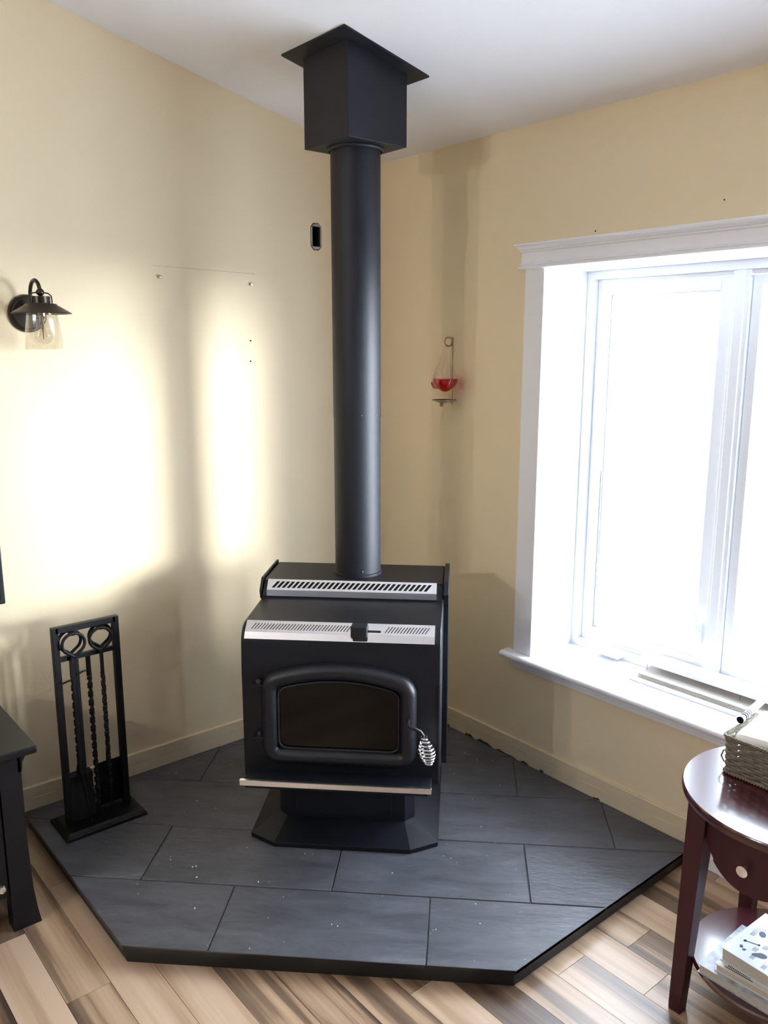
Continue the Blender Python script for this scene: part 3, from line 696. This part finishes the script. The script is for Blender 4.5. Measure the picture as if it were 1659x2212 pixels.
for (x0, x1) in ((cx1-.062, cx1), (cx0, cx0+.062)):
    for (y0, y1) in ((cy0, cy0+.055), (cy1-.055, cy1)):
        m = MB(); fl = .018 if x1 == cx1 else 0; fl2 = .018 if x0 == cx0 else 0
        lp = lambda z, e: [(q(x0)-fl2*e, r_(y0), z), (q(x1)+fl*e, r_(y0), z), (q(x1)+fl*e, r_(y1), z), (q(x0)-fl2*e, r_(y1), z)]
        m.loft([lp(0, 1), lp(.05, .55), lp(.12, .15), lp(.25, -.1), lp(.557, -.1)]); m.build('leg', CABINET, cab, smooth=30)
m = MB(); m.box(q(cx0+.05), q(cx1-.012), r_(cy0+.02), r_(cy1), .13, .557); m.build('carcass', CABINET, cab)
for k in range(3):
    w_ = (cx1-.062-cx0-.062)/3; x0 = cx0+.062+k*w_
    m = MB(); m.box(q(x0+.003), q(x0+w_-.003), r_(cy0+.004), r_(cy0+.022), .150, .540); d = m.build('door', CABINET, cab, bevel=.002)
    m = MB(); m.box(q(x0+.05), q(x0+w_-.05), r_(cy0+.002), r_(cy0+.006), .20, .49); m.build('door_panel', CABINET, d, bevel=.003)
    m = MB(); m.lathe([(.005, 0), (.005, .012), (.012, .016), (.010, .022), (.001, .024)], (q(x0+w_-.025), r_(cy0+.004), .16 if k == 2 else .35), 16, M=RX); m.build('knob', NICKEL, d, smooth=40)
m = MB(); m.box(q(cx0+.062), q(cx1-.062), r_(cy0+.008), r_(cy0+.02), .115, .148); m.build('bottom_rail', CABINET, cab, bevel=.002)
tv = thing('television', 'edge of a flat black television mounted on the wall', 'television', (-2.30, -.03, .86))
m = MB(); m.box(-.61, .612, -.035, 0, 0, .70); m.build('screen_housing', SCREEN, tv, bevel=.004)
m = MB(); m.box(-.595, .597, -.038, -.034, .015, .685); m.build('screen', pm('dark_screen_glass', (.008, .009, .011, 1), .12), tv)
m = MB(); m.box(-.2, .2, -.002, .0285, .2, .5); m.build('wall_bracket', IRON, tv)

# ================================================================== ROUND SIDE TABLE
TC = Vector((-.447, -2.158, 0)); TR = .268; TZ = .63
tb = thing('round_side_table', 'dark red round side table with drawer and lower shelf', 'side table', TC)
MB().lathe([(TR-.012, TZ-.026), (TR-.003, TZ-.022), (TR, TZ-.014), (TR, TZ-.006), (TR-.004, TZ), (.001, TZ)], n=72).build('table_top', MAHOG, tb, smooth=40)
# curved apron with arched lower edge (drawer faces the room)
def apron(a0, a1, r0, r1, zt, zbf, name, n=24):
    L = []
    for k in range(n+1):
        a = a0+(a1-a0)*k/n; zb_ = zbf((a-a0)/(a1-a0)); c, s_ = math.cos(a), math.sin(a)
        L.append([(r0*c, r0*s_, zb_), (r1*c, r1*s_, zb_), (r1*c, r1*s_, zt), (r0*c, r0*s_, zt)])
    return MB().loft(L).build(name, MAHOGL, tb, smooth=40)
D = math.radians
sides = [(D(147), D(213)), (D(57), D(123)), (D(237), D(303)), (D(-33), D(33))]
archf = lambda t: .452+.030*abs(2*t-1)**2.2 if True else 0
apron(D(154), D(206), .198, .223, TZ-.026, lambda t: .455+.030*abs(2*t-1)**2, 'drawer_front')
apron(D(140), D(153.4), .200, .219, TZ-.026, lambda t: .455+.030+.035*(1-t), 'apron')
apron(D(206.6), D(220), .200, .219, TZ-.026, lambda t: .455+.030+.035*t, 'apron')
for a0, a1 in ((50, 130), (230, 310), (-40, 40)): apron(D(a0), D(a1), .200, .219, TZ-.026, lambda t: .475+.045*abs(2*t-1)**2, 'apron')
kb = MB().lathe([(.006, 0), (.006, .010), (.0125, .016), (.0140, .020), (.0135, .023), (.001, .0245)], (-.222, .006, .523), 24, M=Matrix.Rotation(D(-90), 4, 'Y')).build('drawer_knob', NICKEL, tb, smooth=40)
for a in (45, 135, 225, 315):
    m = MB(); M = Matrix.Rotation(D(a-45), 4, 'Z')
    lo, hi = .1745, .158
    def sq(c, h, z): return [M @ Vector((c+dx*h, c+dy*h, z)) for dx, dy in ((-1, -1), (1, -1), (1, 1), (-1, 1))]
    m.loft([sq(.1735, .0165, 0), sq(.1735, .017, .02), sq(.160, .0245, .48), sq(.158, .025, TZ-.026)]); m.build('leg', MAHOGL, tb, bevel=.002)
MB().lathe([(.208, .140), (.216, .144), (.217, .154), (.213, .158), (.001, .158)], n=64).build('lower_shelf', MAHOG, tb, smooth=40)

# ---- woven basket on the table
BX0, BX1, BY0, BY1, BZ = -.486, -.300, -1.983, -2.330, TZ+.002
bk = thing('seagrass_basket', 'woven seagrass basket full of papers on the side table', 'basket', ((BX0+BX1)/2, (BY0+BY1)/2, BZ))
hx, hy = (BX1-BX0)/2, (BY0-BY1)/2
def rrect(hx, hy, rr, step):
    pts = []
    for (cx, cy, a0) in ((hx-rr, hy-rr, 0), (-hx+rr, hy-rr, 90), (-hx+rr, -hy+rr, 180), (hx-rr, -hy+rr, 270)):
        pts += [(cx+rr*math.cos(D(a0+k*22.5)), cy+rr*math.sin(D(a0+k*22.5))) for k in range(5)]
    out = []
    for i in range(len(pts)):
        p0, p1 = Vector(pts[i]), Vector(pts[(i+1) % len(pts)]); n = max(1, int((p1-p0).length/step))
        for k in range(n): out.append(p0.lerp(p1, k/n))
    return out
m = MB(); NR = 12
for row in range(NR):
    z = .006+row*.0079; g = 1+row*.0025
    base_ = rrect(hx*g-.004, hy*g-.004, .014, .006); pts = []; rad = []; acc = 0
    for i, p in enumerate(base_):
        if i: acc += (p-base_[i-1]).length
        ph = acc/.026*math.pi + (math.pi if row % 2 else 0)
        d = p.normalized(); off = .0032*math.sin(ph)
        nrm = Vector((1 if p.x > 0 else -1, 0)) if abs(p.x)/hx > abs(p.y)/hy else Vector((0, 1 if p.y > 0 else -1))
        pts.append((p.x+nrm.x*off, p.y+nrm.y*off, z+.0006*math.sin(ph*2.3))); rad.append(.0040+.0008*math.sin(acc/.006*math.pi))
    m.tube(pts, rad, 6, closed=True, ref=(0, 0, 1))
m.build('woven_wall', SEAGRASS, bk, smooth=60)
for zr, rr_, nm in ((.1005, .0062, 'braided_rim'), (.004, .0055, 'braided_foot')):
    base_ = rrect(hx*1.025 if nm == 'braided_rim' else hx, hy*1.02 if nm == 'braided_rim' else hy, .014, .0035)
    mm = MB()
    for s_ in (0, 1):
        pts = []; acc = 0
        for i, p in enumerate(base_):
            if i: acc += (p-base_[i-1]).length
            ph = acc/.0075*math.pi+s_*math.pi
            d = p.normalized(); pts.append((p.x+d.x*.0028*math.cos(ph), p.y+d.y*.0028*math.cos(ph), zr+.0028*math.sin(ph)))
        mm.tube(pts, rr_*.55, 6, closed=True, ref=(0, 0, 1))
    mm.build(nm, SEAGRASS, bk, smooth=60)
m = MB(); m.box(-hx+.006, hx-.006, -hy+.006, hy-.006, .003, .008); m.build('basket_floor', SEAGRASS, bk)
m = MB(); m.tube([(-.060, hy+.000, .050), (-.066, hy+.014, .046), (-.068, hy+.018, .030), (-.064, hy+.012, .015), (-.06, hy, .012)], .0022, 8); m.build('handle_loop', SEAGRASS, bk, smooth=60)
# papers
pp = MB(); n = 14; vs = []; fs = []
for i in range(n+1):
    t = i/n; y = -2.002-.31*t; zf = .738+.012*math.sin(t*3.0)-.004*t
    vs += [(-.474+.006*math.sin(t*3), y, TZ+.066+.04*t*0+.028), (-.462, y, zf), (-.322, y, zf+.020)]
for i in range(n):
    for k in (0, 1): fs.append((3*i+k, 3*i+k+1, 3*i+4+k, 3*i+3+k))
pp.add(vs, fs)
o = pp.build('paper_stack', PAPER, smooth=30, solid=.002); tag(o, 'folded white paper standing in the seagrass basket', 'paper')
for i, (dx, z0) in enumerate(((0, .642),)):
    m = MB(); m.box(-.455, -.33, -2.31, -2.01, .640, .725); o = m.build('notebook', PAPER, bevel=.002); tag(o, 'thick white notepad under the folded paper in the basket', 'notepad')
# white marker with black end lying across the basket
mk = thing('white_marker', 'white tube marker with black end and striped band on the basket papers', 'marker', (-.40, -1.990, .770))
dirv = Vector((.20, .035, -.012)).normalized(); Mq = dirv.to_track_quat('Z', 'Y').to_matrix().to_4x4()
mk.location = (-.410, -1.982, .752)
MB().lathe([(.0090, 0), (.0095, .004), (.0095, .20), (.001, .201)], n=24, M=Mq).build('tube_body', WHITEPL, mk, smooth=40)
MB().lathe([(.006, -.001), (.0091, -.0005), (.0091, .0015), (.001, .0016)], n=24, M=Mq).build('end_plug', BLACKINK, mk, smooth=40)
for k, d0 in enumerate((.020, .034, .048, .062)):
    MB().lathe([(.0099, d0), (.0099, d0+.0080-.0012*k)], n=24, M=Mq).build('stripe', BLACKINK, mk, smooth=40)

# ---- books on lower shelf
SZ = .158
def book(name, label, x0, x1, y0, y1, z0, z1, cov, rz=0):
    c = Vector(((x0+x1)/2, (y0+y1)/2, z0)); t = thing(name, label, 'book', c, rz, 'books on the lower table shelf')
    hx, hy, h = (x1-x0)/2, abs(y1-y0)/2, z1-z0
    MB().box(-hx, hx, -hy, hy, h-.0022, h).build('front_cover', cov, t, bevel=.0006)
    MB().box(-hx, hx, -hy, hy, 0, .0022).build('back_cover', cov, t, bevel=.0006)
    MB().box(hx-.0022, hx, -hy, hy, .002, h-.002).build('spine', cov, t)
    MB().box(-hx+.004, hx-.0022, -hy+.004, hy-.004, .0022, h-.0022).build('page_block', PAGES, t)
    return t, hx, hy, h
b1, *_ = book('hardback_book', 'grey mottled hardback book at the bottom of the shelf pile', -.640, -.415, -2.040, -2.330, SZ, SZ+.024, COVERC)
b2, hx2, hy2, h2 = book('paperback_book', 'cream paperback book with barcode in the middle of the shelf pile', -.625, -.435, -2.075, -2.33, SZ+.0242, SZ+.044, COVERB, D(2))
m = MB()
for k in range(14):
    y = hy2-.028-.0042*k-random.uniform(0, .001); m.box(-hx2+.012, -hx2+.026, y-.0009, y+.0008, h2, h2+.0004)
m.box(-hx2+.007, -hx2+.009, hy2-.092, hy2-.022, h2, h2+.0004)
m.build('barcode_print', BLACKINK, b2)
b3, hx3, hy3, h3 = book('illustrated_book', 'pale blue book with navy plant drawings on top of the shelf pile', -.615, -.405, -2.085, -2.36, SZ+.0442, SZ+.080, COVERA, D(-3))
# navy drawings printed on the cover, local coords x across, y along
def shape(mm, pts, ox, oy, s, rot=0):
    c, sn = math.cos(rot), math.sin(rot)
    vs = [(ox+s*(x*c-y*sn), oy+s*(x*sn+y*c), h3+.0003) for x, y in pts]; mm.add(vs, [tuple(range(len(vs)))])
drop = [(math.cos(a)*(1 if math.cos(a) < .2 else 1+.75*(math.cos(a)-.2)), .72*math.sin(a)*(1-.25*max(0, math.cos(a)))) for a in [2*math.pi*k/20 for k in range(20)]]
oval = [(math.cos(a), .7*math.sin(a)) for a in [2*math.pi*k/16 for k in range(16)]]
bar = [(-1, -.09), (1, -.09), (1, .09), (-1, .09)]
m = MB()
shape(m, drop, -.055, .060, .014, 2.2)
shape(m, oval, .020, .098, .012, .5)
for k in range(6): shape(m, bar, .020+.020*math.cos(.2+k*.32), .098+.018*math.sin(.2+k*.32), .006, .2+k*.32)
shape(m, bar, -.030, .098, .018, -1.2); shape(m, oval, -.036, .113, .005, 0); shape(m, oval, -.024, .083, .004, 0)
shape(m, oval, -.062, .108, .006, .4); shape(m, oval, -.068, .097, .005, -.4); shape(m, bar, -.065, .103, .008, 1.0)
for k in range(5): shape(m, oval, -.070+.011*math.cos(k*1.25), .010+.011*math.sin(k*1.25), .009, k)
shape(m, bar, -.020, .030, .018, .5); shape(m, oval, -.028, .046, .007, .8); shape(m, oval, .0, .022, .008, .2)
shape(m, oval, -.072, -.03, .012, .3); shape(m, drop, -.035, -.035, .011, 1.0); shape(m, bar, -.06, -.055, .016, .2)
for (ox, oy) in ((-.045, .085), (-.075, .075), (-.02, .072), (.004, .118), (-.052, .030), (-.085, .040)):
    for k in range(4): shape(m, [(-1, -.06), (1, -.06), (1, .06), (-1, .06)], ox, oy-.0028*k, .0085, 0)
m.build('cover_drawings', INK, b3, solid=.0002)
m = MB(); m.box(.010, .09, .012, .055, h3, h3+.0005); st = m.build('title_panel', pm('pale_panel', (.9, .8, .76, 1), .4), b3)
m = MB(); m.box(.010, .09, .050, .0555, h3+.0005, h3+.0008); m.build('panel_band', PINK, st)

# ================================================================== BLIND HEADRAIL LYING ON THE SILL
bl = thing('window_blind_rail', 'white blind head rail lying on the window sill', 'blind rail', (.17, -1.80, WZ0))
m = MB()
m.box(-.075, .055, -.52, .485, .0, .006); m.box(-.078, -.072, -.52, .485, 0, .016); m.box(.050, .056, -.52, .485, .006, .056); m.box(-.010, .075, -.52, .495, .056, .066); m.box(-.012, -.007, -.52, .495, .050, .068)
m.build('rail_channel', WHITE, bl, bevel=.001)
for y in (.455, .10, -.35):
    MB().tube([(-.004, y, .060), (-.006, y, .006)], .0009, 5).build('cord', pm('grey_cord', C(120, 118, 115), .8), bl)
m = MB()
for k in range(5): m.box(-.055, .045, -.50, .465, .008+.0042*k, .0095+.0042*k)
m.build('stacked_slats', pm('ivory_slat', (.66, .62, .56, 1), .5), bl)
